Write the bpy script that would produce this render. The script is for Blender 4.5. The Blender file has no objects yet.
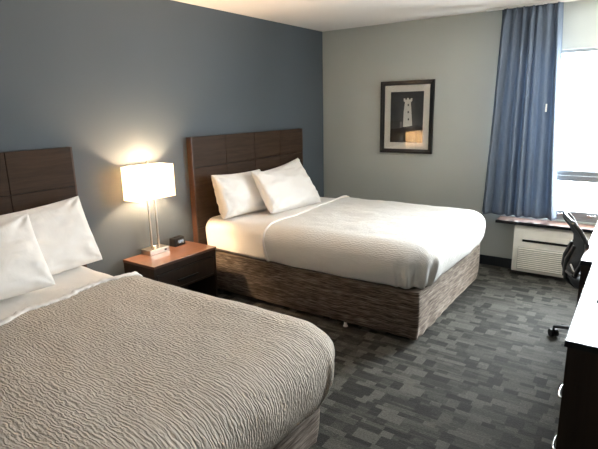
import bpy, bmesh, math, random
from mathutils import Vector, Matrix, noise
from math import sin, cos, pi, radians

random.seed(4)
C = bpy.context.scene.collection
SC = bpy.context.scene

# ------------------------------------------------------------------ camera, sky, exposure
F_PX = 489.07
cam_d = bpy.data.cameras.new('camera')
cam_d.sensor_width = 36.0
cam_d.lens = F_PX / 598.0 * 36.0
cam_d.clip_start = 0.02
cam = bpy.data.objects.new('camera', cam_d)
C.objects.link(cam)
yw, pt, rl = radians(35.1854), radians(13.387), radians(-1.2382)
fw = Vector((-sin(yw)*cos(pt), cos(yw)*cos(pt), -sin(pt)))
rt = Vector((cos(yw), sin(yw), 0))
up = rt.cross(fw)
rt2 = rt*cos(rl) + up*sin(rl)
up2 = -rt*sin(rl) + up*cos(rl)
m = Matrix((rt2, up2, -fw)).transposed().to_4x4()
m.translation = Vector((3.2639, -5.1918, 1.657))
cam.matrix_world = m
SC.camera = cam

world = bpy.data.worlds.new('overcast_sky')
SC.world = world
world.use_nodes = True
wn = world.node_tree.nodes
bgn = wn['Background']
bgn.inputs['Color'].default_value = (0.90, 0.955, 1.0, 1)
bgn.inputs['Strength'].default_value = 9.0

# daylight portal in the window opening (guides sampling of the sky only)
WX0, WX1, WZ0, WZ1 = 2.12, 3.56, 0.552, 2.12
pd = bpy.data.lights.new('window_portal', 'AREA')
pd.shape = 'RECTANGLE'; pd.size = WX1-WX0; pd.size_y = WZ1-WZ0
pd.cycles.is_portal = True
po = bpy.data.objects.new('window_portal', pd)
C.objects.link(po)
po.location = ((WX0+WX1)/2, 0.16, (WZ0+WZ1)/2)
po.rotation_euler = (radians(-90), 0, 0)

SC.view_settings.view_transform = 'Standard'
SC.view_settings.look = 'None'
SC.view_settings.exposure = 2.75
SC.view_settings.gamma = 1.0
SC.view_settings.use_curve_mapping = False
SC.cycles.max_bounces = 12
SC.cycles.diffuse_bounces = 7
SC.cycles.sample_clamp_indirect = 6.0

H = 2.5254
LAMP_W = 50.0

# ------------------------------------------------------------------ helpers
def obj(name, bm, mat, parent=None, smooth=False, sharp=None):
    me = bpy.data.meshes.new(name)
    bm.normal_update()
    bm.to_mesh(me); bm.free()
    mats = mat if isinstance(mat, (list, tuple)) else [mat]
    for x in mats: me.materials.append(x)
    if smooth:
        for p in me.polygons: p.use_smooth = True
        if sharp: me.set_sharp_from_angle(angle=radians(sharp))
    o = bpy.data.objects.new(name, me)
    C.objects.link(o)
    if parent: o.parent = parent
    return o

def thing(name, label, cat, loc=(0, 0, 0), rz=0.0, group=None):
    o = bpy.data.objects.new(name, None)
    C.objects.link(o)
    o.empty_display_size = 0.05
    o.location = loc; o.rotation_euler = (0, 0, rz)
    return tag(o, label, cat, group)

def tag(o, label, cat, group=None):
    o['label'] = label; o['category'] = cat
    if group: o['group'] = group
    return o

def struct(name, bm, mat, parent=None, **k):
    o = obj(name, bm, mat, parent, **k)
    if not parent: o['kind'] = 'structure'
    return o

def box(bm, x0, x1, y0, y1, z0, z1, bev=0.0, seg=2, mi=0):
    nb = bmesh.new()
    bmesh.ops.create_cube(nb, size=1.0)
    for v in nb.verts:
        v.co = Vector((x0+(v.co.x+.5)*(x1-x0), y0+(v.co.y+.5)*(y1-y0), z0+(v.co.z+.5)*(z1-z0)))
    if bev > 0:
        bmesh.ops.bevel(nb, geom=nb.edges[:], offset=bev, segments=seg, profile=0.5, affect='EDGES')
    for f in nb.faces: f.material_index = mi
    merge(bm, nb)
    return bm

def merge(bm, nb, M=None):
    if M is not None: bmesh.ops.transform(nb, matrix=M, verts=nb.verts)
    me = bpy.data.meshes.new('tmp'); nb.to_mesh(me); nb.free()
    bm.from_mesh(me); bpy.data.meshes.remove(me)

def nbox(*a, **k): return box(bmesh.new(), *a, **k)

def cyl(bm, p0, p1, r0, r1=None, n=20, cap=True):
    r1 = r0 if r1 is None else r1
    p0 = Vector(p0); p1 = Vector(p1); d = p1-p0
    nb = bmesh.new()
    bmesh.ops.create_cone(nb, cap_ends=cap, segments=n, radius1=r0, radius2=r1, depth=d.length)
    M = Matrix.Translation((p0+p1)/2) @ d.to_track_quat('Z', 'Y').to_matrix().to_4x4()
    merge(bm, nb, M)
    return bm

def sweep(bm, pts, radii, n=10, sq=None, cap=True):
    """tube through pts; sq = (width scale, height scale) of the section"""
    pts = [Vector(p) for p in pts]
    if not isinstance(radii, (list, tuple)): radii = [radii]*len(pts)
    rings = []
    for i, p in enumerate(pts):
        t = (pts[min(i+1, len(pts)-1)] - pts[max(i-1, 0)]).normalized()
        ref = Vector((0, 0, 1)) if abs(t.z) < 0.9 else Vector((0, 1, 0))
        s = t.cross(ref).normalized(); u = s.cross(t)
        ring = []
        for k in range(n):
            a = 2*pi*k/n
            cx, cy = cos(a), sin(a)
            if sq: cx *= sq[0]; cy *= sq[1]
            ring.append(bm.verts.new(p + (s*cx + u*cy)*radii[i]))
        rings.append(ring)
    for i in range(len(rings)-1):
        for k in range(n):
            bm.faces.new((rings[i][k], rings[i][(k+1) % n], rings[i+1][(k+1) % n], rings[i+1][k]))
    if cap:
        bm.faces.new(rings[0][::-1]); bm.faces.new(rings[-1])
    return bm

def prism(bm, poly, axis, a, b):
    """extrude a 2D polygon along axis 'x'|'y'|'z' from a to b; poly in the other two axes, in order"""
    def P(u, v, w):
        return {'x': (w, u, v), 'y': (u, w, v), 'z': (u, v, w)}[axis]
    A = [bm.verts.new(P(u, v, a)) for u, v in poly]
    B = [bm.verts.new(P(u, v, b)) for u, v in poly]
    n = len(poly)
    bm.faces.new(A[::-1]); bm.faces.new(B)
    for i in range(n):
        bm.faces.new((A[i], A[(i+1) % n], B[(i+1) % n], B[i]))
    bmesh.ops.recalc_face_normals(bm, faces=bm.faces[:])
    return bm

def fbm(p, o=3):
    s = 0; a = 1; q = Vector(p)
    for _ in range(o):
        s += a*noise.noise(q); q = q*2.03; a *= .5
    return s

# ------------------------------------------------------------------ materials
class NT:
    def __init__(self, name):
        self.m = bpy.data.materials.new(name); self.m.use_nodes = True
        self.t = self.m.node_tree; self.b = self.t.nodes['Principled BSDF']
        self.out = self.t.nodes['Material Output']
    def n(self, typ, **k):
        x = self.t.nodes.new(typ)
        for a, v in k.items():
            if a.startswith('i_'):
                key = a[2:]
                key = int(key) if key.isdigit() else key.replace('_', ' ')
                x.inputs[key].default_value = v
            else: setattr(x, a, v)
        return x
    def l(self, a, b): self.t.links.new(a, b)
    def coords(self, kind='Object', scale=(1, 1, 1), rot=(0, 0, 0)):
        tc = self.n('ShaderNodeTexCoord'); mp = self.n('ShaderNodeMapping')
        mp.inputs['Scale'].default_value = scale
        mp.inputs['Rotation'].default_value = rot
        self.l(tc.outputs[kind], mp.inputs['Vector']); return mp.outputs['Vector']
    def noise(self, vec, scale, detail=3, rough=.5, dist=0):
        x = self.n('ShaderNodeTexNoise'); x.inputs['Scale'].default_value = scale
        x.inputs['Detail'].default_value = detail; x.inputs['Roughness'].default_value = rough
        x.inputs['Distortion'].default_value = dist
        self.l(vec, x.inputs['Vector']); return x.outputs['Fac']
    def ramp(self, fac, stops):
        r = self.n('ShaderNodeValToRGB'); e = r.color_ramp.elements
        while len(e) < len(stops): e.new(0.5)
        for el, (p, c) in zip(e, stops):
            el.position = p; el.color = (c[0], c[1], c[2], 1)
        self.l(fac, r.inputs['Fac']); return r.outputs['Color']
    def bump(self, h, strength=.3, dist=.002, prev=None):
        b = self.n('ShaderNodeBump'); b.inputs['Strength'].default_value = strength
        b.inputs['Distance'].default_value = dist
        self.l(h, b.inputs['Height'])
        if prev: self.l(prev, b.inputs['Normal'])
        self.l(b.outputs['Normal'], self.b.inputs['Normal']); return b.outputs['Normal']
    def mix(self, f, a, b, mode='MIX'):
        x = self.n('ShaderNodeMix', data_type='RGBA', blend_type=mode)
        for sock, v in ((x.inputs[0], f), (x.inputs[6], a), (x.inputs[7], b)):
            if hasattr(v, 'links'): self.l(v, sock)
            else: sock.default_value = v if not isinstance(v, tuple) else (*v, 1)
        return x.outputs[2]
    def math(self, op, a, b=0.5):
        x = self.n('ShaderNodeMath', operation=op)
        for s, v in ((x.inputs[0], a), (x.inputs[1], b)):
            if hasattr(v, 'links'): self.l(v, s)
            else: s.default_value = v
        return x.outputs[0]

def plain(name, col, rough=.5, metal=0, spec=.5, coat=0, bump=None):
    t = NT(name)
    t.b.inputs['Base Color'].default_value = (*col, 1)
    t.b.inputs['Roughness'].default_value = rough
    t.b.inputs['Metallic'].default_value = metal
    t.b.inputs['Specular IOR Level'].default_value = spec
    t.b.inputs['Coat Weight'].default_value = coat
    v = t.coords()
    nz = t.noise(v, 14, 2)
    t.l(t.ramp(nz, [(0, tuple(c*.93 for c in col)), (1, tuple(min(1, c*1.06) for c in col))]), t.b.inputs['Base Color'])
    if bump: t.bump(t.noise(v, bump[0], 3), bump[1], bump[2])
    return t.m

def wall_mat(name, col):
    t = NT(name)
    v = t.coords()
    big = t.noise(v, 1.3, 2)
    t.l(t.ramp(big, [(.3, tuple(c*.97 for c in col)), (.7, tuple(c*1.03 for c in col))]), t.b.inputs['Base Color'])
    t.b.inputs['Roughness'].default_value = .62
    t.b.inputs['Specular IOR Level'].default_value = .3
    t.bump(t.noise(v, 260, 3), .25, .0012)
    return t.m

def wood_mat(name, dark, light, rough=.35, spec=.5, axis='y', coat=0.0, scale=1.0):
    t = NT(name)
    sc = {'x': (.6, 9, 9), 'y': (9, .6, 9), 'z': (9, 9, .6)}[axis]
    v = t.coords(scale=tuple(s*scale for s in sc))
    a = t.noise(v, 4.0, 6, .6, .6)
    v2 = t.coords(scale=tuple(s*6*scale for s in sc))
    b = t.noise(v2, 5.0, 3, .5)
    f = t.math('ADD', t.math('MULTIPLY', a, .75), t.math('MULTIPLY', b, .25))
    t.l(t.ramp(f, [(.32, dark), (.68, light)]), t.b.inputs['Base Color'])
    t.b.inputs['Roughness'].default_value = rough
    t.b.inputs['Specular IOR Level'].default_value = spec
    t.b.inputs['Coat Weight'].default_value = coat
    t.b.inputs['Coat Roughness'].default_value = .15
    t.bump(b, .08, .0006)
    return t.m

M_blue = wall_mat('slate_blue_paint', (0.086, 0.102, 0.118))
M_grey = wall_mat('grey_green_paint', (0.475, 0.495, 0.465))
M_cream = wall_mat('pale_cream_paint', (0.50, 0.47, 0.42))
M_ceil = wall_mat('ceiling_paint', (0.86, 0.82, 0.79))
M_base = plain('dark_vinyl_base', (0.022, 0.024, 0.028), .45)
M_sheet = None

def carpet():
    t = NT('patterned_carpet')
    v = t.coords()
    sp = t.n('ShaderNodeSeparateXYZ'); t.l(v, sp.inputs[0])
    X, Y = sp.outputs['X'], sp.outputs['Y']
    def cells(w, h, off, par):
        # rows of uneven height, cut into patches of uneven length that tend to alternate dark and light
        yy = t.math('ADD', t.math('MULTIPLY', Y, 1/h), t.math('MULTIPLY', t.math('SINE', t.math('MULTIPLY', Y, 1.9/h), 0), .33))
        row = t.math('FLOOR', t.math('ADD', yy, off))
        wr = t.n('ShaderNodeTexWhiteNoise', noise_dimensions='1D'); t.l(row, wr.inputs['W'])
        sh = t.math('MULTIPLY', wr.outputs['Value'], 7.0)
        xx = t.math('ADD', t.math('MULTIPLY', X, 1/w), sh)
        xx = t.math('ADD', xx, t.math('MULTIPLY', t.math('SINE', t.math('MULTIPLY', xx, 1.7), 0), .42))
        col = t.math('FLOOR', xx)
        cv = t.n('ShaderNodeCombineXYZ'); t.l(col, cv.inputs[0]); t.l(row, cv.inputs[1])
        w2 = t.n('ShaderNodeTexWhiteNoise', noise_dimensions='2D'); t.l(cv.outputs[0], w2.inputs['Vector'])
        p = t.math('ABSOLUTE', t.math('MODULO', col, 2.0))
        return t.math('ADD', t.math('MULTIPLY', p, par), t.math('MULTIPLY', w2.outputs['Value'], 1-par))
    A = cells(.105, .052, 0.0, .40)
    B = cells(.15, .021, 11.3, .2)
    f = t.math('ADD', t.math('MULTIPLY', A, .72), t.math('MULTIPLY', B, .28))
    base = t.ramp(f, [(.18, (.012, .0112, .0095)), (.38, (.021, .0198, .017)), (.54, (.038, .036, .031)), (.80, (.061, .058, .050))])
    # woven loop flecks
    vv = t.coords(scale=(1, 1.7, 1))
    fl = t.noise(vv, 95, 2, .6)
    col = t.mix(1.0, base, t.ramp(fl, [(.3, (.55, .55, .55)), (.72, (1.35, 1.35, 1.33))]), 'MULTIPLY')
    t.l(col, t.b.inputs['Base Color'])
    t.b.inputs['Roughness'].default_value = .75
    t.l(t.mix(1.0, col, (6.0, 6.0, 6.0), 'MULTIPLY'), t.b.inputs['Sheen Tint'])
    t.b.inputs['Specular IOR Level'].default_value = .25
    t.b.inputs['Sheen Weight'].default_value = .8
    t.b.inputs['Sheen Roughness'].default_value = .5
    n1 = t.bump(fl, .7, .004)
    t.bump(f, .3, .002, n1)
    return t.m
M_carpet = carpet()

def ripple_cloth(name, col, spacing, strength, dist, rough=1.0):
    """puckered bedspread: wandering ridges that run along U"""
    t = NT(name)
    tc = t.n('ShaderNodeTexCoord')
    def mp(s):
        x = t.n('ShaderNodeMapping'); x.inputs['Scale'].default_value = s
        t.l(tc.outputs['UV'], x.inputs['Vector']); return x.outputs['Vector']
    warp = t.noise(mp((6, 9, 1)), 1.0, 3, .55)
    w2 = t.noise(mp((16, 30, 1)), 1.0, 2, .5)
    sep = t.n('ShaderNodeSeparateXYZ'); t.l(tc.outputs['UV'], sep.inputs[0])
    w3 = t.noise(mp((34, 60, 1)), 1.0, 2, .5)
    yy = t.math('ADD', t.math('MULTIPLY', sep.outputs['Y'], 1/spacing), t.math('ADD', t.math('MULTIPLY', warp, 3.2), t.math('ADD', t.math('MULTIPLY', w2, 2.2), t.math('MULTIPLY', w3, 1.3))))
    s = t.math('SINE', t.math('MULTIPLY', yy, 2*pi), 0)
    k = .0135/spacing
    br = t.noise(mp((20*k, 42*k, 1)), 1.0, 2, .5)           # ridges come and go
    st = t.noise(mp((34*k, 86*k, 1)), 1.0, 2, .5, .5)
    h = t.math('ADD', t.math('MULTIPLY', t.math('MULTIPLY', t.math('ADD', t.math('MULTIPLY', s, .5), .5), br), .75), t.math('MULTIPLY', st, 1.15))
    fine = t.noise(mp((260, 260, 1)), 1.0, 2, .5)
    t.b.inputs['Base Color'].default_value = (*col, 1)
    dk = tuple(c*.93 for c in col)
    t.l(t.ramp(h, [(0, dk), (.7, col)]), t.b.inputs['Base Color'])
    t.b.inputs['Roughness'].default_value = rough
    t.b.inputs['Specular IOR Level'].default_value = .08
    n1 = t.bump(h, strength, dist)
    t.bump(fine, .15, .001, n1)
    return t.m
M_spread1 = ripple_cloth('cream_puckered_cloth', (.61, .545, .475), .0135, 1.0, .0075)
M_spread2 = ripple_cloth('white_puckered_cloth', (.775, .755, .725), .013, .7, .0030)

def cotton(name, col):
    t = NT(name)
    v = t.coords()
    t.l(t.ramp(t.noise(v, 3, 2), [(.3, tuple(c*.985 for c in col)), (.7, col)]), t.b.inputs['Base Color'])
    t.b.inputs['Roughness'].default_value = .8
    t.b.inputs['Specular IOR Level'].default_value = .25
    t.b.inputs['Sheen Weight'].default_value = .1
    n1 = t.bump(t.noise(v, 7, 4, .55, .8), .5, .009)
    t.bump(t.noise(v, 500, 2), .1, .0008, n1)
    return t.m
M_cotton = cotton('white_cotton', (.90, .87, .84))

def skirt_mat():
    t = NT('striated_bed_skirt_fabric')
    tc = t.n('ShaderNodeTexCoord')
    def mp(s):
        x = t.n('ShaderNodeMapping'); x.inputs['Scale'].default_value = s
        t.l(tc.outputs['UV'], x.inputs['Vector']); return x.outputs['Vector']
    a = t.noise(mp((9, 190, 1)), 1, 2, .55, .1)
    b = t.noise(mp((14, 190, 1)), 1, 2, .5)
    c = t.noise(mp((2.2, 45, 1)), 1, 2, .5)
    f = t.math('ADD', t.math('MULTIPLY', a, .5), t.math('ADD', t.math('MULTIPLY', b, .25), t.math('MULTIPLY', c, .25)))
    col = t.ramp(f, [(.38, (.022, .015, .011)), (.46, (.056, .042, .033)), (.53, (.110, .087, .070)), (.62, (.215, .180, .150))])
    t.l(col, t.b.inputs['Base Color'])
    tint = t.mix(1.0, col, (6.0, 6.3, 6.6), 'MULTIPLY')
    t.l(tint, t.b.inputs['Sheen Tint']); t.l(tint, t.b.inputs['Specular Tint'])
    t.b.inputs['Roughness'].default_value = .5
    t.b.inputs['Specular IOR Level'].default_value = .6
    t.b.inputs['Sheen Weight'].default_value = 1.0
    t.b.inputs['Sheen Roughness'].default_value = .4
    t.bump(a, .35, .002)
    return t.m
M_skirt = skirt_mat()

M_wood = wood_mat('dark_walnut_laminate', (.029, .0170, .0110), (.060, .035, .022), .6, .14, 'y')
M_woodv = wood_mat('dark_walnut_carcase', (.016, .010, .007), (.030, .019, .013), .45, .3, 'z')
M_edge = wood_mat('red_brown_edge', (.036, .016, .010), (.066, .030, .018), .4, .4, 'z')
M_top = wood_mat('cherry_laminate_top', (.068, .031, .020), (.125, .062, .041), .30, .5, 'y', .3)
M_desk = wood_mat('glossy_desk_laminate', (.17, .075, .045), (.28, .14, .09), .25, .7, 'y', .7)
M_black = plain('black_plastic', (.009, .009, .010), .45, spec=.25)
M_chairblk = plain('charcoal_plastic', (.022, .024, .027), .38, spec=.5)
M_nickel = plain('brushed_nickel', (.56, .50, .43), .33, 1.0)
M_chrome = plain('chrome', (.8, .8, .82), .12, 1.0)
M_alu = plain('window_aluminium', (.36, .38, .40), .4, .6)
M_white = plain('white_painted_metal', (.75, .74, .71), .4)
M_ac = plain('ivory_plastic', (.84, .81, .73), .45)
M_dark = plain('dark_slot', (.01, .01, .01), .8)

def mesh_fabric():
    t = NT('black_mesh_fabric')
    v = t.coords()
    t.l(t.ramp(t.noise(v, 320, 2), [(.3, (.010, .011, .013)), (.7, (.035, .038, .043))]), t.b.inputs['Base Color'])
    t.b.inputs['Roughness'].default_value = .75
    t.bump(t.noise(v, 320, 2), .5, .001)
    return t.m
M_mesh = mesh_fabric()

def curtain_mat():
    t = NT('slate_blue_curtain_fabric')
    v = t.coords(scale=(1, 1, .12))
    f = t.noise(v, 160, 1)
    t.l(t.ramp(f, [(.3, (.125, .155, .200)), (.7, (.158, .190, .240))]), t.b.inputs['Base Color'])
    t.b.inputs['Roughness'].default_value = .8
    t.b.inputs['Specular IOR Level'].default_value = .2
    tr = t.n('ShaderNodeBsdfTranslucent'); tr.inputs['Color'].default_value = (.25, .31, .40, 1)
    mx = t.n('ShaderNodeMixShader'); mx.inputs['Fac'].default_value = .16
    t.l(t.b.outputs[0], mx.inputs[1]); t.l(tr.outputs[0], mx.inputs[2]); t.l(mx.outputs[0], t.out.inputs['Surface'])
    t.bump(t.noise(t.coords(), 600, 2), .2, .0006)
    return t.m
M_curtain = curtain_mat()

def shade_mat():
    t = NT('white_linen_shade')
    t.b.inputs['Base Color'].default_value = (.85, .80, .72, 1)
    t.b.inputs['Roughness'].default_value = .9
    tr = t.n('ShaderNodeBsdfTranslucent'); tr.inputs['Color'].default_value = (.98, .90, .78, 1)
    mx = t.n('ShaderNodeMixShader'); mx.inputs['Fac'].default_value = .72
    t.l(t.b.outputs[0], mx.inputs[1]); t.l(tr.outputs[0], mx.inputs[2]); t.l(mx.outputs[0], t.out.inputs['Surface'])
    return t.m
M_shade = shade_mat()

def emit(name, col, s):
    t = NT(name)
    e = t.n('ShaderNodeEmission'); e.inputs['Color'].default_value = (*col, 1); e.inputs['Strength'].default_value = s
    t.l(e.outputs[0], t.out.inputs['Surface']); return t.m
M_digit = emit('lit_clock_digits', (.75, .88, 1), .22)
M_bulb = emit('lit_bulb', (1, .78, .5), 25)

def glass(name, col=(1, 1, 1), rough=0.0):
    """thin pane: mostly clear, with surface reflection"""
    t = NT(name)
    tr = t.n('ShaderNodeBsdfTransparent'); tr.inputs['Color'].default_value = (*col, 1)
    gl = t.n('ShaderNodeBsdfGlossy'); gl.inputs['Roughness'].default_value = rough
    lw = t.n('ShaderNodeLayerWeight'); lw.inputs['Blend'].default_value = .5
    f2 = t.math('ADD', t.math('MULTIPLY', t.math('POWER', lw.outputs['Facing'], 5.0), .95), .045)
    mx = t.n('ShaderNodeMixShader')
    t.l(f2, mx.inputs['Fac']); t.l(tr.outputs[0], mx.inputs[1]); t.l(gl.outputs[0], mx.inputs[2])
    t.l(mx.outputs[0], t.out.inputs['Surface']); return t.m
M_glass = glass('window_glass', (.97, .985, .98))
M_picglass = glass('picture_glass', (.97, .97, .97))

# ------------------------------------------------------------------ room shell
RX, RY = 3.66, -6.6
struct('floor', nbox(-.12, RX+.12, RY-.12, .12, -.1, 0), M_carpet)
struct('ceiling', nbox(-.12, RX+.12, RY-.12, .25, H, H+.1), M_ceil)
struct('wall_left', nbox(-.12, 0, RY-.12, .12, 0, H), M_blue)
struct('wall_right', nbox(RX, RX+.12, RY, 0, 0, H), M_cream)
struct('wall_near', nbox(0, RX+.12, RY-.12, RY, 0, H), M_cream)
bm = bmesh.new()
box(bm, 0, WX0, 0, .2, 0, H); box(bm, WX1, RX+.12, 0, .2, 0, H)
box(bm, WX0, WX1, 0, .2, 0, WZ0); box(bm, WX0, WX1, 0, .2, WZ1, H)
struct('wall_far', bm, M_grey)
def baseboard(name, x0, x1, y0, y1):
    struct(name, nbox(x0, x1, y0, y1, 0, .1, bev=.003), M_base)
baseboard('baseboard_far', .012, RX-.012, -.012, 0)
baseboard('baseboard_left', 0, .012, RY, 0)
baseboard('baseboard_right', RX-.012, RX, RY, 0)
baseboard('baseboard_near', .012, RX-.012, RY, RY+.012)

# window: outer frame, transom rail, lower sash, panes, latches
fy0, fy1 = .03, .09
win = struct('window_1', (lambda b: (box(b, WX0, WX1, fy0, fy1, WZ1-.03, WZ1, .004), box(b, WX0, WX0+.04, fy0, fy1, WZ0, WZ1-.03, .004),
      box(b, WX1-.04, WX1, fy0, fy1, WZ0, WZ1-.03, .004), box(b, WX0+.04, WX1-.04, fy0, fy1, WZ0, WZ0+.035, .004), b)[-1])(bmesh.new()), M_alu)
bm = bmesh.new()
box(bm, WX0+.04, WX1-.04, fy0-.005, fy1, .93, .985, .004); box(bm, WX0+.04, WX1-.04, fy0+.012, fy1-.01, .985, 1.03, .004)
box(bm, WX0+.04, WX1-.04, fy0-.012, fy0-.005, .975, .985, .002)
struct('window_rail', bm, M_alu, win)
bm = bmesh.new()
box(bm, WX0+.04, WX1-.04, fy0-.01, fy1-.02, WZ0+.035, WZ0+.095, .006)
box(bm, WX0+.04, WX0+.08, fy0, fy1-.02, WZ0+.095, .93, .004); box(bm, WX1-.08, WX1-.04, fy0, fy1-.02, WZ0+.095, .93, .004)
struct('window_sash', bm, M_alu, win)
struct('window_pane', nbox(WX0+.04, WX1-.04, .06, .064, 1.03, WZ1-.03), M_glass, win)
struct('window_pane', nbox(WX0+.08, WX1-.08, .055, .059, WZ0+.095, .93), M_glass, win)
for lx in (2.67, 2.92):
    bm = bmesh.new(); box(bm, lx-.025, lx+.025, .0, .02, WZ0+.055, WZ0+.072, .004); cyl(bm, (lx+.03, .012, WZ0+.066), (lx+.05, -.012, WZ0+.07), .006)
    struct('window_latch', bm, M_chrome, win, smooth=True, sharp=40)

# window sill ledge over the air conditioner
sill = tag(obj('window_sill', nbox(2.14, 3.60, -.212, -.001, .512, .540, bev=.002), M_top), 'brown laminate window sill ledge above the wall air conditioner', 'window sill')
obj('edge_strip', nbox(2.138, 3.602, -.216, -.212, .5115, .5405, bev=.001), M_black, sill)['label'] = 'front edge coloured dark for its shade'  # near-black strip puts the shade on the sill front into its colour

# curtain track
tag(obj('curtain_track', (lambda b: (box(b, 1.90, 3.62, -.135, -.105, H-.022, H-.001, .003), b)[-1])(bmesh.new()), M_white), 'thin white curtain track on the ceiling above the window', 'curtain track')

# ------------------------------------------------------------------ curtain
def curtain():
    t = thing('curtain', 'slate blue pleated curtain hanging at the left of the window', 'curtain', (2.3, -.12, .575))
    bm = bmesh.new()
    nu, nz = 260, 60
    z0, z1 = 0.577, 2.507
    rows = []
    for j in range(nz+1):
        fz = j/nz; z = z0 + (z1-z0)*fz
        k = min(1, (1-fz)/.06) if fz > .94 else 1
        top = max(0, (fz-.94)/.06)
        xl = 1.965 + .075*fz**.8 ; xr = 2.655 - .110*fz**.8
        row = []
        for i in range(nu+1):
            s = i/nu
            ph = 2*pi*7.3*(s + .022*sin(2*pi*s*1.7+.6) + .012*sin(2*pi*3*s+fz*1.4))
            amp = (.050 - .018*fz)*(1-.55*top)*(.7+.4*sin(2*pi*s*2.3+1.1))
            wave = sin(ph) + .13*sin(2*ph+.8+1.2*fz)
            y = amp*wave + .006*fbm((s*9, fz*3, 2))
            # pinch pleats near the heading: groups of three tight folds
            g = (s*6) % 1
            y += top*.014*sin(2*pi*3*g)*(1 if g < .6 else 0)
            x = xl + (xr-xl)*(s + .010*sin(ph*1.0+1.3)*(1-top))
            row.append(bm.verts.new((x-2.3, y, z-.575)))
        rows.append(row)
    for j in range(nz):
        for i in range(nu):
            bm.faces.new((rows[j][i], rows[j][i+1], rows[j+1][i+1], rows[j+1][i]))
    o = obj('curtain_panel', bm, M_curtain, t, smooth=True)
    md = o.modifiers.new('thickness', 'SOLIDIFY'); md.thickness = .003
    # small sewn-on tag near the leading edge
    tg = obj('care_tag', nbox(.188, .202, -.062, -.060, 1.002, 1.072), M_white, t)
    tg['label'] = 'small white tag'
    return t
curtain()

# ------------------------------------------------------------------ through-wall air conditioner
def ptac():
    x0, x1, z0, z1 = 2.317, 3.40, .045, .508
    t = thing('wall_air_conditioner', 'ivory louvered air conditioner in the wall under the window sill', 'air conditioner', (2.86, 0, 0))
    def L(b): bmesh.ops.translate(b, verts=b.verts, vec=(-2.86, 0, 0)); return b
    # shell profile (y,z) with rounded shoulder, open louver recess below
    prof = [(-.014, z0), (-.195, z0), (-.200, z0+.012), (-.200, z1-.075), (-.193, z1-.035), (-.178, z1-.012), (-.155, z1), (-.014, z1)]
    b = bmesh.new(); prism(b, prof, 'x', x0+.012, x1-.012)
    obj('body', L(b), M_ac, t, smooth=True, sharp=35)
    for a, c in ((x0, x0+.012), (x1-.012, x1)):
        b = bmesh.new(); prism(b, [(y*1.01, z) for y, z in prof], 'x', a, c)
        obj('end_cap', L(b), M_ac, t, smooth=True, sharp=35)
    # discharge slot with a lit vane
    b = nbox(x0+.075, x1-.10, -.2015, -.19, .345, .425, bev=.003)
    g = obj('air_outlet', L(b), M_ac, t)
    b = nbox(x0+.080, x1-.105, -.2035, -.20, .350, .372)
    obj('outlet_slot', L(b), M_dark, g)
    b = bmesh.new(); prism(b, [(-.2035, .374), (-.209, .378), (-.2045, .418), (-.2015, .418)], 'x', x0+.082, x1-.107)
    obj('outlet_vane', L(b), M_ac, g)
    # louvered intake
    b = bmesh.new()
    for i in range(11):
        z = .075 + i*.0195
        prism(b, [(-.199, z), (-.2085, z+.004), (-.2085, z+.009), (-.199, z+.0145)], 'x', x0+.05, x1-.05)
    obj('louver_grille', L(b), M_ac, t)
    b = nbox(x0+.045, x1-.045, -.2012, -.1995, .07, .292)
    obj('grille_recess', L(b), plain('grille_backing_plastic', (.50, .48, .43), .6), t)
ptac()

# ------------------------------------------------------------------ headboards
def headboard(y0, y1, label):
    t = thing('headboard', label, 'headboard', (0, (y0+y1)/2, 0), 0, 'walnut headboards')
    w = (y1-y0)/2; top = 1.4317; g = .0022
    obj('back_panel', nbox(.002, .046, -w+.004, w-.004, .10, top-.002, bev=.001), M_black, t)
    q = 2*w/4
    for i in range(4):
        for za, zb in ((.62, 1.165), (1.165, top), (.10, .62)):
            ya, yb = -w+q*i, -w+q*(i+1)
            b = nbox(.046, .060, ya+(g if i else 0), yb-(g if i < 3 else 0), za+g, zb-(0 if zb == top else g), bev=.0012)
            obj('veneer_panel', b, M_wood, t)
    for s in (-1, 1):
        b = nbox(.0015, .0605, min(s*w, s*(w+.012)), max(s*w, s*(w+.012)), .10, top+.001, bev=.0012)
        obj('edge_strip', b, M_edge, t)['label'] = 'reddish brown edge'
headboard(-2.222, -.55, 'dark walnut panelled headboard behind the farther bed, full width in view')
headboard(-5.045, -3.33, 'dark walnut panelled headboard behind the nearer bed, cut by the left edge')

# ------------------------------------------------------------------ nightstand
def nightstand():
    y0, y1, X, Z = -2.99, -2.334, .385, .5307
    t = thing('nightstand', 'dark wooden nightstand with cherry top standing between the two beds', 'nightstand', (.0, (y0+y1)/2, 0))
    w = (y1-y0)/2
    obj('top_panel', nbox(.014, X, -w, w, Z-.022, Z, bev=.002), M_top, t)['label'] = 'cherry brown laminate top'
    b = bmesh.new()
    box(b, .014, X-.008, -w+.004, -w+.026, .0, Z-.022, .001); box(b, .014, X-.008, w-.026, w-.004, .0, Z-.022, .001)
    box(b, .014, .026, -w+.026, w-.026, .06, Z-.022); box(b, .026, X-.008, -w+.026, w-.026, .06, .08)
    box(b, .026, X-.014, -w+.026, w-.026, .285, .300)
    obj('carcase', b, M_woodv, t)
    obj('apron', nbox(X-.03, X-.010, -w+.026, w-.026, .455, Z-.022, bev=.001), M_woodv, t)
    b = bmesh.new(); box(b, X-.03, X-.008, -w+.03, w-.03, .306, .450, .0015)
    d = obj('drawer', b, M_woodv, t)
    b = nbox(X-.008, X+.006, -.11, .11, .350, .366, bev=.004)
    obj('drawer_pull', b, M_black, d)
nightstand()

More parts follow.
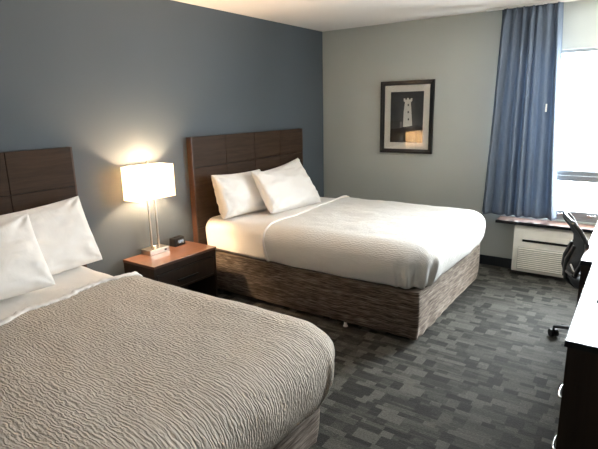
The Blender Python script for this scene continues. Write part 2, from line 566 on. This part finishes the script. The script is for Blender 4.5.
# ------------------------------------------------------------------ lamp
def lamp():
    Z = .5317
    t = thing('table_lamp', 'lit table lamp with rectangular white shade standing on the nightstand', 'lamp', (.08, -2.718, Z))
    def L(b): bmesh.ops.translate(b, verts=b.verts, vec=(-.08, 2.718, -Z)); return b
    obj('base', L(nbox(.016, .132, -2.815, -2.622, Z, Z+.040, bev=.002)), M_nickel, t)
    base = t.children[0]
    obj('outlet', L(nbox(.1315, .1335, -2.672, -2.650, Z+.012, Z+.026, bev=.0005)), M_black, base)
    b = bmesh.new(); box(b, .088, .108, -2.752, -2.732, Z+.040, Z+.064, .002)
    obj('switch', L(b), M_white, base)
    for ya in (-2.775, -2.723):
        obj('outlet_cover', L(nbox(.104, .112, ya, ya+.018, Z+.040, Z+.043, bev=.001)), M_black, base)
    for y in (-2.752, -2.684):
        obj('rod', L(nbox(.074, .086, y-.007, y+.007, Z+.040, 1.035, bev=.0015)), M_nickel, t)
    b = bmesh.new(); box(b, .070, .090, -2.765, -2.671, 1.030, 1.042, .001); cyl(b, (.08, -2.718, 1.042), (.08, -2.718, 1.085), .014)
    obj('socket', L(b), M_nickel, t)
    b = bmesh.new(); bmesh.ops.create_uvsphere(b, u_segments=20, v_segments=12, radius=.028)
    for v in b.verts: v.co = Vector((v.co.x+.08, v.co.y-2.718, v.co.z*1.25+1.117))
    obj('bulb', L(b), M_bulb, t, smooth=True)
    # shade: rectangular tube of cloth, open above and below, with harp and finial
    x0, x1, y0, y1, z0, z1 = .012, .180, -2.922, -2.552, .988, 1.247
    b = bmesh.new(); th = .002
    box(b, x0, x1, y0, y0+th, z0, z1); box(b, x0, x1, y1-th, y1, z0, z1)
    box(b, x0, x0+th, y0+th, y1-th, z0, z1); box(b, x1-th, x1, y0+th, y1-th, z0, z1)
    sh = obj('lamp_shade', L(b), M_shade, t)
    for z in (z0+.002, z1-.002):
        b = bmesh.new()
        pts = [(x0+.004, y0+.004, z), (x1-.004, y0+.004, z), (x1-.004, y1-.004, z), (x0+.004, y1-.004, z)]
        for i in range(4): cyl(b, pts[i], pts[(i+1) % 4], .0018, n=8)
        if z > 1.1: cyl(b, (x0+.004, -2.718, z), (x1-.004, -2.718, z), .0018, n=8)
        obj('wire_frame', L(b), M_nickel, sh)
    b = bmesh.new()
    pts = []
    for i in range(25):
        a = pi*i/24
        pts.append((.08, -2.718+.05*cos(a)*(1 if True else 0), 1.05+.193*sin(a)))
    sweep(b, pts, .0018, 8)
    obj('harp', L(b), M_nickel, t)
    b = bmesh.new(); cyl(b, (.096, -2.737, z1-.004), (.096, -2.737, z1+.022), .004); cyl(b, (.096, -2.737, z1+.020), (.096, -2.737, z1+.034), .010, .008)
    obj('finial', L(b), M_nickel, t, smooth=True, sharp=40)
    ld = bpy.data.lights.new('bulb_light', 'POINT')
    ld.energy = LAMP_W; ld.color = (1.0, .70, .42); ld.shadow_soft_size = .035
    lo = bpy.data.objects.new('bulb_light', ld); C.objects.link(lo); lo.parent = t
    lo.location = (0, 0, 1.117-Z)
lamp()

# ------------------------------------------------------------------ alarm clock
def clock():
    Z = .5317
    t = thing('alarm_clock', 'small black digital alarm clock beside the lamp base', 'clock', (.07, -2.474, Z), radians(6))
    b = bmesh.new(); prism(b, [(-.045, 0), (.030, 0), (.022, .068), (-.038, .072)], 'y', -.062, .062)
    bmesh.ops.bevel(b, geom=b.edges[:], offset=.004, segments=2, affect='EDGES')
    obj('case', b, M_black, t)
    # front leans back a little; the face window sits on it
    nrm = math.atan2(.008, .068)
    F = Matrix.Translation((.0265, .005, .036)) @ Matrix.Rotation(-nrm, 4, 'Y')
    b = nbox(-.001, .0016, -.046, .046, -.020, .020, bev=.0005)
    bmesh.ops.transform(b, matrix=F, verts=b.verts)
    f = obj('display', b, plain('display_black', (.004, .004, .005), .15), t)
    cu = bpy.data.curves.new('digits', 'FONT'); cu.body = '12:41'; cu.size = .030; cu.extrude = .0004
    cu.align_x = 'CENTER'; cu.align_y = 'CENTER'
    tmp = bpy.data.objects.new('tmp', cu); C.objects.link(tmp)
    dg = bpy.context.evaluated_depsgraph_get()
    me = bpy.data.meshes.new_from_object(tmp.evaluated_get(dg))
    bpy.data.objects.remove(tmp); me.name = 'digits'
    me.transform(F @ Matrix.Translation((.0022, .004, 0)) @ Matrix(((0, 0, 1, 0), (1, 0, 0, 0), (0, 1, 0, 0), (0, 0, 0, 1))))
    me.materials.clear(); me.materials.append(M_digit)
    d = bpy.data.objects.new('digits', me); C.objects.link(d); d.parent = f
    obj('snooze_button', nbox(-.02, .0, -.025, .025, .069, .074, bev=.001), M_black, t)
clock()

# ------------------------------------------------------------------ cloth draped over a mattress
def drape(x0, x1, y0, y1, ztop, drop, r, bulge, dn=.016, seed=0, cr0=.10, head_drop=False, hem=None, slant=0.0, puff=.012, sides=(1, 1), foot=1):
    """cloth over a mattress (x0 head .. x1 foot, y0 .. y1); r edge radius; drops `drop` down the sides.
    returns a bmesh with unfolded UVs and a function surf(u, v) -> point"""
    ra = r; arc = ra*pi/2
    cr = cr0 + ra           # plan corner radius at full overhang
    ix = x1 - cr; iy0 = y0 + cr; iy1 = y1 - cr
    flat = cr - ra
    total = flat + arc + drop
    def prof(D, s):
        """horizontal reach beyond inner line, height"""
        if D <= flat: return D, ztop
        if D <= flat+arc:
            a = (D-flat)/ra
            R = flat + ra*sin(a); Z = ztop - ra*(1-cos(a))
        else:
            R = flat + ra; Z = ztop - ra - (D-flat-arc)
        q = max(0, D-flat)/(arc+drop)
        R += bulge*sin(pi*min(1, q*1.02))**.8
        return R, Z
    def surf(u, v):
        ox = max(0, u-ix); px = min(u, ix)
        if v < iy0: oy = iy0-v; sy = -1; py = iy0
        elif v > iy1: oy = v-iy1; sy = 1; py = iy1
        else: oy = 0; sy = 0; py = v
        D = max(ox, oy)
        if ox > 0 and oy > 0:
            k = min(ox, oy)/D
            th = (k*45 if ox >= oy else 90-k*45)*pi/180
        elif ox > 0: th = 0
        else: th = pi/2
        R, Z = prof(D, 0)
        n1 = fbm((u*2.3+seed, v*2.3, seed*1.7), 3)
        n2 = fbm((u*7+seed, v*7, 3.1+seed), 2)
        w = min(1, max(0, D-flat)/(arc+.02)) if D > flat else 0
        R2 = R + w*(.012*n1+.004*n2)
        # soft vertical folds gathered at the foot corner
        if ox > 0 and oy > 0 and D > flat+arc*.5:
            kk = min(1, (D-flat-arc*.5)/.2)
            R2 += kk*(.014*sin(th*10+1.0+seed) - .004)
        x = px + cos(th)*R2*(1 if ox > 0 else 0)
        y = py + sy*sin(th)*R2*(1 if oy > 0 else 0)
        zt = puff*n1 + .003*n2
        z = Z + zt*(1-w) 
        return Vector((x, y, z))
    bm = bmesh.new(); uvl = bm.loops.layers.uv.new('UVMap')
    ulast = ix+total if foot else x1
    us = []; u = x0
    nu = int((ulast-x0)/dn)+1
    vlo, vhi = iy0-(total if sides[0] else cr), iy1+(total if sides[1] else cr)
    nv = int((vhi-vlo)/dn)+1
    grid = {}; uvs = {}
    for i in range(nu+1):
        for j in range(nv+1):
            v = vlo+(vhi-vlo)*j/nv
            xs = x0 + slant*(y1-v)/(y1-y0)
            u = xs + (ulast-xs)*i/nu
            p = surf(u, v)
            if hem:   # pull the free edge up or down a little
                e = hem(u, v, p)
                if e: p.z += e
            grid[i, j] = bm.verts.new(p); uvs[i, j] = (u, v)
    for i in range(nu):
        for j in range(nv):
            ks = ((i, j), (i+1, j), (i+1, j+1), (i, j+1))
            f = bm.faces.new([grid[k] for k in ks])
            for lp, k in zip(f.loops, ks): lp[uvl].uv = uvs[k]
    return bm, surf, (vlo, vhi, ulast)

def skirt(x0, x1, y0, y1, z0, z1, r, seed):
    """fitted box-spring cover: a closed rounded box whose cloth sags a little; UV = run, height"""
    bm = bmesh.new(); uvl = bm.loops.layers.uv.new('UVMap')
    path = []
    def seg(a, b, n):
        for i in range(n): path.append((a[0]+(b[0]-a[0])*i/n, a[1]+(b[1]-a[1])*i/n))
    def arc(cx, cy, a0, a1, n=6):
        for i in range(n):
            a = radians(a0+(a1-a0)*i/n); path.append((cx+r*cos(a), cy+r*sin(a)))
    seg((x0, y0), (x1-r, y0), 90); arc(x1-r, y0+r, -90, 0)
    seg((x1, y0+r), (x1, y1-r), 70); arc(x1-r, y1-r, 0, 90)
    seg((x1-r, y1), (x0, y1), 90); seg((x0, y1), (x0, y0), 20)
    n = len(path); nz = 14
    s = [0]
    for i in range(n):
        a = path[i]; b = path[(i+1) % n]; s.append(s[-1]+math.dist(a, b))
    cx, cy = (x0+x1)/2, (y0+y1)/2
    rings = []
    for k in range(nz+1):
        f = k/nz; ring = []
        for i, (x, y) in enumerate(path):
            z = z0+(z1-z0)*f
            nn = fbm((x*2.2, y*2.2+seed, f*1.3), 3)
            o = .008*nn + .006*sin(pi*f) 
            if f < .35:                                       # gathered folds along the elastic bottom edge
                g = (1-f/.35)
                corner = math.exp(-((x-x1)**2+(y-y0)**2)/.25)
                o += g*(.001+.006*corner)*sin(s[i]*38+2*fbm((s[i]*3, 1, seed))) - g*g*.012
            dx = 1 if x >= x1-r-1e-6 else (-1 if x < x0+1e-6 else 0)
            dy = -1 if y <= y0+r+1e-6 and x > x0 else (1 if y >= y1-r-1e-6 and x > x0 else 0)
            if dx == -1: dx = 0; dy = 0
            L = math.hypot(dx, dy) or 1
            ring.append(bm.verts.new((x+o*dx/L, y+o*dy/L, z+(.006*noise.noise(Vector((s[i]*2.5, seed, 0))) if k == 0 else 0))))
        rings.append(ring)
    for k in range(nz):
        for i in range(n):
            j = (i+1) % n
            f = bm.faces.new((rings[k][i], rings[k][j], rings[k+1][j], rings[k+1][i]))
            for lp, (ii, kk) in zip(f.loops, ((i, k), (i+1, k), (i+1, k+1), (i, k+1))):
                lp[uvl].uv = (s[ii], (z0+(z1-z0)*kk/nz)*1.0)
    bm.faces.new(rings[0][::-1]); bm.faces.new(rings[-1])
    return bm

def bed(y0, y1, label, seed, ztop):
    t = thing('bed', label, 'bed', (.07, (y0+y1)/2, 0), 0, 'queen beds')
    oy = (y0+y1)/2
    def L(b): bmesh.ops.translate(b, verts=b.verts, vec=(-.07, -oy, 0)); return b
    obj('box_spring_cover', L(skirt(.07, 2.108, y0, y1, .042, .40, .03, seed)), M_skirt, t, smooth=True, sharp=60)
    b, _, _ = drape(.075, 2.10, y0+.012, y1-.012, ztop, .19, .09, .015, .03, seed+3, puff=.008)
    # close the head end and underside
    obj('mattress', L(b), M_cotton, t, smooth=True)
    mt = t.children[-1]
    md = mt.modifiers.new('thickness', 'SOLIDIFY'); md.thickness = .02; md.offset = -1
    for sx, ins in ((.25, .16), (1.52, .025), (1.90, .20)):
        for sy in (y0+ins, y1-ins):
            b = bmesh.new(); cyl(b, (sx, sy, 0), (sx, sy, .07), .012); cyl(b, (sx, sy, 0), (sx, sy, .008), .018)
            obj('leg', L(b), M_white, t)['label'] = 'small white foot'
    return t
B2 = (-2.146, -.60); B1 = (-4.947, -3.401)
bed(*B2, 'bed with taupe striated skirt, farther one, near the window', 2.0, .695)
bed(*B1, 'bed with taupe striated skirt in the foreground, nearer one', 9.0, .652)

def hem2(u, v, p):
    # lift of the bottom edge along the run
    if p.z < .60:
        k = (.60-p.z)/.2
        return k*(.010*fbm((u*3, v*3, 5), 2))
    return 0
bm, surf2, (vl2, vh2, ul2) = drape(.69, 2.125, B2[0], B2[1], .722, .185, .125, .050, .014, 1.0, hem=hem2, puff=.012, slant=.09, cr0=.05)
o = obj('bedspread', bm, M_spread2, None, smooth=True)
md = o.modifiers.new('thickness', 'SOLIDIFY'); md.thickness = .009; md.offset = -1
tag(o, 'white puckered bedspread tucked over the farther bed', 'bedspread', 'puckered bedspreads')
bed2_spread = o

def hem1(u, v, p):
    if p.z < .60:
        k = (.60-p.z)/.2
        return k*(.016*fbm((u*3, v*3, 5), 2))
    return 0
bm, surf1, (vl1, vh1, ul1) = drape(.70, 2.165, B1[0]-.02, B1[1]+.015, .684, .245, .130, .070, .014, 5.0, hem=hem1, puff=.010, slant=.23, cr0=.03)
o = obj('bedspread', bm, M_spread1, None, smooth=True)
md = o.modifiers.new('thickness', 'SOLIDIFY'); md.thickness = .009; md.offset = -1
tag(o, 'cream puckered bedspread spread over the foreground bed', 'bedspread', 'puckered bedspreads')
bed1_spread = o

def hem_roll(surf, y0, y1, xa, xb, vlo, vhi, rad, ruffle, seed, parent, name):
    bm = bmesh.new()
    N = 240; n = 12
    rings = []
    for i in range(N+1):
        v = vlo+(vhi-vlo)*i/N
        s = (y1-v)/(y1-y0)
        u = xa + xb*s + ruffle*.5*fbm((v*5, seed, 0), 3)
        c = surf(u, v)
        eps = .01
        tu = (surf(u+eps, v)-surf(u-eps, v)).normalized()
        tv = (surf(u, v+eps)-surf(u, v-eps)).normalized()
        nn = tu.cross(tv).normalized()
        w = rad*(1+ruffle*14*(.5+.5*sin(v*95+4*fbm((v*7, seed, 2), 2)))*.35)
        h = rad*.55*(1+ruffle*10*noise.noise(Vector((v*26, seed, 4))))
        ring = []
        for k in range(n):
            a = 2*pi*k/n
            wob = 1+ruffle*6*noise.noise(Vector((v*40, k*1.3, seed)))
            ring.append(bm.verts.new(c + tu*cos(a)*w*wob + nn*(sin(a)*h+h*.6)))
        rings.append(ring)
    for i in range(N):
        for k in range(n):
            bm.faces.new((rings[i][k], rings[i][(k+1) % n], rings[i+1][(k+1) % n], rings[i+1][k]))
    bm.faces.new(rings[0][::-1]); bm.faces.new(rings[-1])
    bmesh.ops.recalc_face_normals(bm, faces=bm.faces[:])
    return obj(name, bm, M_cotton, parent, smooth=True)
hem_roll(surf2, B2[0], B2[1], .692, .09, vl2+.01, vh2-.01, .017, 0.0, 3, bed2_spread, 'rolled_hem')
hem_roll(surf1, B1[0], B1[1], .715, .225, vl1+.02, vh1-.02, .017, .09, 7, bed1_spread, 'gathered_hem')

# ------------------------------------------------------------------ pillows
def pillow(name, label, w, h, th, loc, rx, rz, seed, roll=0.0, sag=.0, group=None):
    """w along local X (side to side), h along local Z (up), th thickness; leans by rx about X then turns"""
    n = 46
    bm = bmesh.new()
    def pt(u, v, side):
        # outline with drawn-out corners and hollow edges
        e = .045
        X = u*(w/2)*(1 - e*(1-v*v)) 
        Z = v*(h/2)*(1 - e*1.1*(1-u*u))
        k = max(0, (1-u**2))**.36*max(0, (1-v**2))**.36
        # belly sits low
        T = th/2*k*(1.0 - .22*v)
        wr = .014*fbm((u*2.4+seed, v*2.4, side*2+seed), 3)
        ew = .018*fbm((u*6+seed*2, v*6, side*5+seed), 2)*(max(abs(u), abs(v))**3)
        # puckers running in from the corners
        rr = math.hypot(abs(u)-1, abs(v)-1)
        an = math.atan2(1-abs(v), 1-abs(u)+1e-5)
        pk = .008*sin(an*9+seed)*math.exp(-(rr-.3)**2/.06)
        fade = min(1, (1-max(abs(u), abs(v)))*9)
        T = T + (wr+ew+pk)*fade*.9
        T = max(T, 0)
        bend = -.03*(u*u) + sag*v*v
        return Vector((X, side*T + bend, Z))
    for side in (1, -1):
        g = {}
        for i in range(n+1):
            for j in range(n+1):
                # denser near edges
                u = sin((i/n-.5)*pi); v = sin((j/n-.5)*pi)
                g[i, j] = bm.verts.new(pt(u, v, side))
        for i in range(n):
            for j in range(n):
                q = [g[i, j], g[i+1, j], g[i+1, j+1], g[i, j+1]]
                bm.faces.new(q if side < 0 else q[::-1])
    bmesh.ops.remove_doubles(bm, verts=bm.verts, dist=.0004)
    bmesh.ops.recalc_face_normals(bm, faces=bm.faces[:])
    M = Matrix.Rotation(rz, 4, 'Z') @ Matrix.Rotation(rx, 4, 'X') @ Matrix.Rotation(roll, 4, 'Y')
    bmesh.ops.transform(bm, matrix=M, verts=bm.verts)
    o = obj(name, bm, M_cotton, None, smooth=True)
    o.location = loc
    return tag(o, label, 'pillow', group)
# local X -> world Y when rz = 90deg ; local -Y (front belly) -> world +X
R90 = pi/2
pillow('pillow', 'white pillow leaning on the farther headboard, left one, lit by the lamp', .66, .405, .23, (.21, -1.80, .888), radians(-20), R90, 1.3, roll=radians(2), group='pillows on the farther bed')
pillow('pillow', 'white pillow against the farther headboard, mostly hidden behind the front pillow', .64, .45, .18, (.20, -1.02, .868), radians(-24), R90, 4.1, roll=radians(-7), group='pillows on the farther bed')
pillow('pillow', 'white pillow propped in front of the other two on the farther bed', .80, .44, .21, (.415, -1.36, .878), radians(-34), R90, 7.7, roll=radians(3), group='pillows on the farther bed')
pillow('pillow', 'white pillow against the nearer headboard, behind and right of the front pillow', .72, .46, .21, (.22, -3.725, .868), radians(-20), R90, 11.2, roll=radians(-3), group='pillows on the nearer bed')
pillow('pillow', 'white pillow at the left photo edge, in front on the nearer bed', .74, .45, .22, (.42, -4.18, .875), radians(-26), R90, 15.5, roll=radians(0), group='pillows on the nearer bed')

# ------------------------------------------------------------------ framed picture
def picture():
    x0, x1, z0, z1 = .779, 1.389, 1.144, 1.921
    cx, cz = (x0+x1)/2, (z0+z1)/2
    t = thing('framed_picture', 'black framed lighthouse photograph with white mat on the far wall', 'picture', (cx, 0, z0))
    def L(b): bmesh.ops.translate(b, verts=b.verts, vec=(-cx, 0, -z0)); return b
    fw_ = .045
    b = bmesh.new()
    def mitre(bm, o, i, ya, yb, yi):
        # o, i: outer/inner rectangles; sloped moulding
        O = [(o[0], o[2]), (o[1], o[2]), (o[1], o[3]), (o[0], o[3])]
        I = [(i[0], i[2]), (i[1], i[2]), (i[1], i[3]), (i[0], i[3])]
        A = [bm.verts.new((x, ya, z)) for x, z in O]; B = [bm.verts.new((x, yb, z)) for x, z in O]
        Cc = [bm.verts.new((x, yi, z)) for x, z in I]; D = [bm.verts.new((x, ya, z)) for x, z in I]
        for k in range(4):
            q = (k+1) % 4
            bm.faces.new((A[k], A[q], B[q], B[k])); bm.faces.new((B[k], B[q], Cc[q], Cc[k])); bm.faces.new((Cc[k], Cc[q], D[q], D[k])); bm.faces.new((D[k], D[q], A[q], A[k]))
        bmesh.ops.recalc_face_normals(bm, faces=bm.faces[:])
    mitre(b, (x0, x1, z0, z1), (x0+.024, x1-.024, z0+.024, z1-.024), -.001, -.030, -.026)
    mitre(b, (x0+.0235, x1-.0235, z0+.0235, z1-.0235), (x0+fw_, x1-fw_, z0+fw_, z1-fw_), -.001, -.021, -.014)
    obj('frame', L(b), plain('black_frame_lacquer', (.010, .010, .011), .3), t)
    ix0, ix1, iz0, iz1 = x0+.045, x1-.045, z0+.045, z1-.045
    px0, px1, pz0, pz1 = x0+.115, x1-.115, z0+.117, z1-.115
    obj('mat_board', L(nbox(ix0-.002, ix1+.002, -.006, -.003, iz0-.002, iz1+.002)), plain('cream_mat_board', (.78, .76, .69), .8), t)
    tt = NT('dusk_photo_print')
    v = tt.coords('Generated')
    sp = tt.n('ShaderNodeSeparateXYZ'); tt.l(v, sp.inputs[0])
    tt.l(tt.ramp(sp.outputs['Z'], [(.25, (.055, .055, .055)), (.6, (.030, .031, .032)), (1, (.020, .021, .022))]), tt.b.inputs['Base Color'])
    tt.b.inputs['Roughness'].default_value = .6
    pr = obj('photo_print', L(nbox(px0, px1, -.0072, -.006, pz0, pz1)), tt.m, t)
    W, Hh = px1-px0, pz1-pz0
    def poly(pts, y, name, mat):
        b = bmesh.new(); prism(b, [(px0+u*W, pz0+v_*Hh) for u, v_ in pts], 'y', -.0072-y, -.0072)
        return obj(name, L(b), mat, pr)
    M_t = plain('print_pale_grey', (.62, .62, .58), .6); M_h = plain('print_dark_grey', (.016, .015, .014), .6); M_wd = plain('print_black', (.02, .02, .02), .6)
    poly([(0, 0), (1, 0), (1, .30), (.82, .345), (.6, .33), (.4, .30), (.2, .275), (0, .27)], .0003, 'hill', M_h)
    poly([(.40, .31), (.41, .6), (.44, .80), (.40, .815), (.40, .87), (.45, .87), (.45, .845), (.50, .845), (.50, .875), (.56, .875), (.56, .845), (.61, .845), (.61, .87), (.66, .87), (.66, .815), (.62, .80), (.645, .6), (.68, .335), (.55, .32)], .0006, 'tower', M_t)
    poly([(.30, .285), (.30, .40), (.335, .42), (.37, .40), (.37, .30)], .0006, 'hut', plain('print_mid_grey', (.16, .16, .15), .6))
    for cu_, cv in ((.545, .74), (.55, .60), (.56, .46)):
        poly([(cu_-.02, cv-.02), (cu_+.02, cv-.02), (cu_+.02, cv+.02), (cu_-.02, cv+.02)], .0009, 'tower_window', M_wd)
    obj('glass_pane', L(nbox(ix0-.002, ix1+.002, -.0125, -.0105, iz0-.002, iz1+.002)), M_picglass, t)
picture()

# ------------------------------------------------------------------ dresser, desk
def dresser():
    x0, x1, y0, y1, Z = 3.098, RX-.014, -3.187, -2.035, .76
    t = thing('dresser', 'dark brown drawer dresser at the right edge, nearest the camera', 'dresser', (3.38, -2.61, 0))
    def L(b): bmesh.ops.translate(b, verts=b.verts, vec=(-3.38, 2.61, 0)); return b
    tp = obj('top_panel', L(nbox(x0+.003, x1, y0+.003, y1, Z-.026, Z, bev=.0015)), M_desk, t)
    bb = bmesh.new(); prism(bb, [(x0, y0), (x1, y0), (x1, y0+.003), (x0+.003, y0+.003), (x0+.003, y1), (x0, y1)], 'z', Z-.026, Z-.0005)
    obj('edge_band', L(bb), M_black, tp)['label'] = 'dark edge band'
    b = bmesh.new()
    xi = x0+.010
    box(b, xi, x1, y0+.008, y0+.030, 0, Z-.026, .001); box(b, xi, x1, y1-.022, y1, 0, Z-.026, .001)
    box(b, x1-.012, x1, y0+.03, y1-.022, .05, Z-.026); box(b, xi+.02, x1-.012, y0+.03, y1-.022, .05, .07)
    box(b, xi+.02, x1-.012, y0+.03, y1-.022, .62, .635); box(b, xi+.004, xi+.02, y0+.03, y1-.022, .62, Z-.026)
    obj('carcase', L(b), M_woodv, t)
    cw = (y1-.022-y0-.03)/3
    for q in range(3):
        ya, yb = y0+.03+cw*q+.002, y0+.03+cw*(q+1)-.002
        for za, zb in ((.345, .615), (.075, .341)):
            d = obj('drawer', L(nbox(xi+.001, xi+.02, ya, yb, za, zb, bev=.0015)), M_woodv, t)
            zc = .425 if za > .3 else .165
            yc = (ya+yb)/2
            b = bmesh.new()
            yy0, yy1 = yc-.055, yc+.055
            pts = [(xi, yy0, zc), (xi-.020, yy0+.004, zc), (xi-.024, yy0+.02, zc), (xi-.025, yc, zc), (xi-.024, yy1-.02, zc), (xi-.020, yy1-.004, zc), (xi, yy1, zc)]
            sweep(b, pts, .006, 10)
            obj('handle', L(b), M_chrome, d, smooth=True)['label'] = 'bright metal bar handle'
dresser()

def desk():
    x0, x1, y0, y1, Z = 3.036, RX-.014, -2.03, -.62, .76
    t = thing('writing_desk', 'glossy writing desk by the window, where the office chair stands', 'desk', (3.35, -1.3, 0))
    def L(b): bmesh.ops.translate(b, verts=b.verts, vec=(-3.35, 1.3, 0)); return b
    tp = obj('desktop', L(nbox(x0+.003, x1, y0+.003, y1, Z-.028, Z+.0005, bev=.0015)), M_desk, t)
    bb = bmesh.new(); prism(bb, [(x0, y0), (x1, y0), (x1, y0+.003), (x0+.003, y0+.003), (x0+.003, y1), (x0, y1)], 'z', Z-.028, Z-.0005)
    obj('edge_band', L(bb), M_black, tp)['label'] = 'dark edge band'
    for a in (y0+.002, y1-.03):
        obj('side_panel', L(nbox(x0+.006, x1, a, a+.026, 0, Z-.028, bev=.001)), M_woodv, t)
    obj('modesty_panel', L(nbox(x1-.02, x1, y0+.028, y1-.03, .25, Z-.028)), M_woodv, t)
    obj('apron', L(nbox(x0+.12, x0+.14, y0+.028, y1-.03, Z-.10, Z-.028)), M_woodv, t)
desk()

def tv():
    t = thing('television', 'black television on the dresser, only its rounded foot in view', 'television', (3.38, -2.67, .761))
    b = bmesh.new()
    bmesh.ops.create_cone(b, cap_ends=True, segments=48, radius1=1, radius2=.93, depth=.016)
    for v in b.verts: v.co = Vector((v.co.x*.215, v.co.y*.17, v.co.z+.008))
    obj('foot', b, M_black, t, smooth=True, sharp=40)
    b = bmesh.new(); box(b, .06, .10, -.05, .05, .016, .12, .006)
    obj('neck', b, M_black, t)
    b = nbox(.045, .10, -.46, .46, .09, .64, bev=.008)
    c = obj('cabinet', b, M_black, t)
    obj('screen', nbox(.0435, .046, -.445, .445, .108, .625), plain('dark_screen', (.006, .006, .007), .12), c)
tv()

# ------------------------------------------------------------------ office chair
def office_chair():
    t = thing('office_chair', 'black mesh-back office chair on casters pushed up to the desk', 'chair', (3.172, -1.46, 0), radians(13))
    # local +X is forward
    SZ = .52
    # seat: rounded cushion
    b = bmesh.new(); n = 40
    def sp(a, r):
        # superellipse outline
        c, s = cos(a), sin(a); e = .62
        return Vector((.245*math.copysign(abs(c)**e, c)*r, .245*math.copysign(abs(s)**e, s)*r, 0))
    levels = [(.0, .0, 'c'), (.55, .002, ''), (.85, -.002, ''), (.96, -.012, ''), (1.0, -.034, ''), (.985, -.060, ''), (.90, -.078, ''), (.4, -.085, '')]
    rings = []
    for r, z, k in levels[1:]:
        ring = []
        for i in range(n):
            p = sp(2*pi*i/n, r)
            drop = -.022*max(0, p.x/.245)**3 + .018*max(0, -p.x/.245)**4
            ring.append(b.verts.new((p.x, p.y, SZ+z+drop+.010*abs(p.y/.245)**3)))
        rings.append(ring)
    top = b.verts.new((0, 0, SZ)); bot = b.verts.new((0, 0, SZ-.085))
    for i in range(n):
        j = (i+1) % n
        b.faces.new((top, rings[0][i], rings[0][j]))
        for k in range(len(rings)-1): b.faces.new((rings[k][i], rings[k+1][i], rings[k+1][j], rings[k][j]))
        b.faces.new((bot, rings[-1][j], rings[-1][i]))
    bmesh.ops.recalc_face_normals(b, faces=b.faces[:])
    obj('seat', b, M_mesh, t, smooth=True)
    b = bmesh.new(); box(b, -.13, .10, -.07, .07, SZ-.125, SZ-.068, .015); cyl(b, (-.02, -.07, SZ-.10), (-.02, -.20, SZ-.095), .006)
    box(b, -.04, .0, -.235, -.19, SZ-.103, SZ-.088, .004)
    obj('tilt_mechanism', b, M_chairblk, t)
    # backrest: S-curved frame and mesh
    zs = [.52, .58, .65, .72, .79, .86, .92, .97]
    def xb(z):   # S-curve of the back along height: lumbar forward, head leaning away
        tb = [(.50, -.262), (.58, -.262), (.65, -.240), (.72, -.218), (.78, -.222), (.84, -.255), (.90, -.300), (1.0, -.385)]
        for (a, p), (c, q) in zip(tb, tb[1:]):
            if z <= c:
                f = (z-a)/(c-a); f = f*f*(3-2*f)*.5+f*.5
                return p+(q-p)*f
        return tb[-1][1]
    def wb(z):
        f = (z-.54)/.39
        return (.155 + .075*sin(pi*min(1, .18+f*.72)))
    b = bmesh.new(); m_ = 16; N = 22; G = {}
    for j in range(N+1):
        z = .555+.350*j/N
        for i in range(m_+1):
            s = -1+2*i/m_
            G[i, j] = b.verts.new((xb(z)+.034*(s*s)**1.1, s*wb(z)*.97, z))
    for j in range(N):
        for i in range(m_): b.faces.new((G[i, j], G[i+1, j], G[i+1, j+1], G[i, j+1]))
    bk = obj('backrest', b, M_mesh, t, smooth=True)
    md = bk.modifiers.new('thickness', 'SOLIDIFY'); md.thickness = .010
    b = bmesh.new(); pts = []
    for s in (-1,):
        for j in range(N+1):
            z = .555+.350*j/N; pts.append((xb(z)+.034, -wb(z), z))
    zt = .900
    for i in range(1, 12):
        s = -1+2*i/12; pts.append((xb(zt)+.034*(s*s)**1.1, s*wb(zt), zt+.018*(1-s*s)))
    for j in range(N, -1, -1):
        z = .555+.350*j/N; pts.append((xb(z)+.034, wb(z), z))
    for i in range(1, 12):
        s = 1-2*i/12; pts.append((xb(.555)+.034*(s*s)**1.1, s*wb(.555), .555-.01*(1-s*s)))
    pts.append(pts[0])
    sweep(b, pts, .014, 10, sq=(1, 1))
    obj('back_frame', b, M_chairblk, bk, smooth=True)
    b = bmesh.new()
    for s in (-1, 1):
        sweep(b, [(-.08, s*.03, SZ-.09), (-.20, s*.035, SZ-.085), (-.262, s*.04, SZ-.03), (-.272, s*.05, .56), (xb(.62)-.018, s*.055, .63), (xb(.72)-.012, s*.06, .72)], .016, 10)
    obj('back_support', b, M_chairblk, t, smooth=True)
    b = bmesh.new(); cyl(b, (-.225, -.180, .575), (-.195, -.215, .605), .007); sweep(b, [(-.255, -.165, .625), (-.243, -.190, .59), (-.205, -.20, .560)], .009, 8)
    obj('adjustment_lever', b, M_chrome, t, smooth=True, sharp=50)['label'] = 'chrome lever'
    b = bmesh.new(); cyl(b, (0, 0, .09), (0, 0, .24), .030); cyl(b, (0, 0, .24), (0, 0, SZ-.12), .018)
    obj('gas_lift', b, M_chairblk, t, smooth=True, sharp=40)
    b = bmesh.new(); cyl(b, (0, 0, .075), (0, 0, .125), .042, .036)
    obj('base_hub', b, M_chairblk, t, smooth=True, sharp=40)
    for k in range(5):
        a = radians(167 + 72*k)      # first leg reaches towards the aisle
        d = Vector((cos(a), sin(a), 0)); p = Vector((-d.y, d.x, 0))
        b = bmesh.new()
        sweep(b, [d*.03+Vector((0, 0, .100)), d*.15+Vector((0, 0, .096)), d*.26+Vector((0, 0, .084)), d*.30+Vector((0, 0, .076))], [.026, .022, .018, .014], 10, sq=(.9, .7))
        lg = obj('base_leg', b, M_chairblk, t, smooth=True)
        b = bmesh.new()
        c = d*.295 + Vector((0, 0, .029))
        q = p*.6+d*.8; q.normalize()
        for s in (-1, 1):
            cyl(b, c+q*(s*.008), c+q*(s*.026), .028, n=24)
        cyl(b, c+q*-.01+Vector((0, 0, .0)), c+q*.01, .012); cyl(b, c+Vector((0, 0, .01)), c+Vector((0, 0, .05)), .007)
        obj('caster', b, M_black, lg, smooth=True, sharp=40)
office_chair()
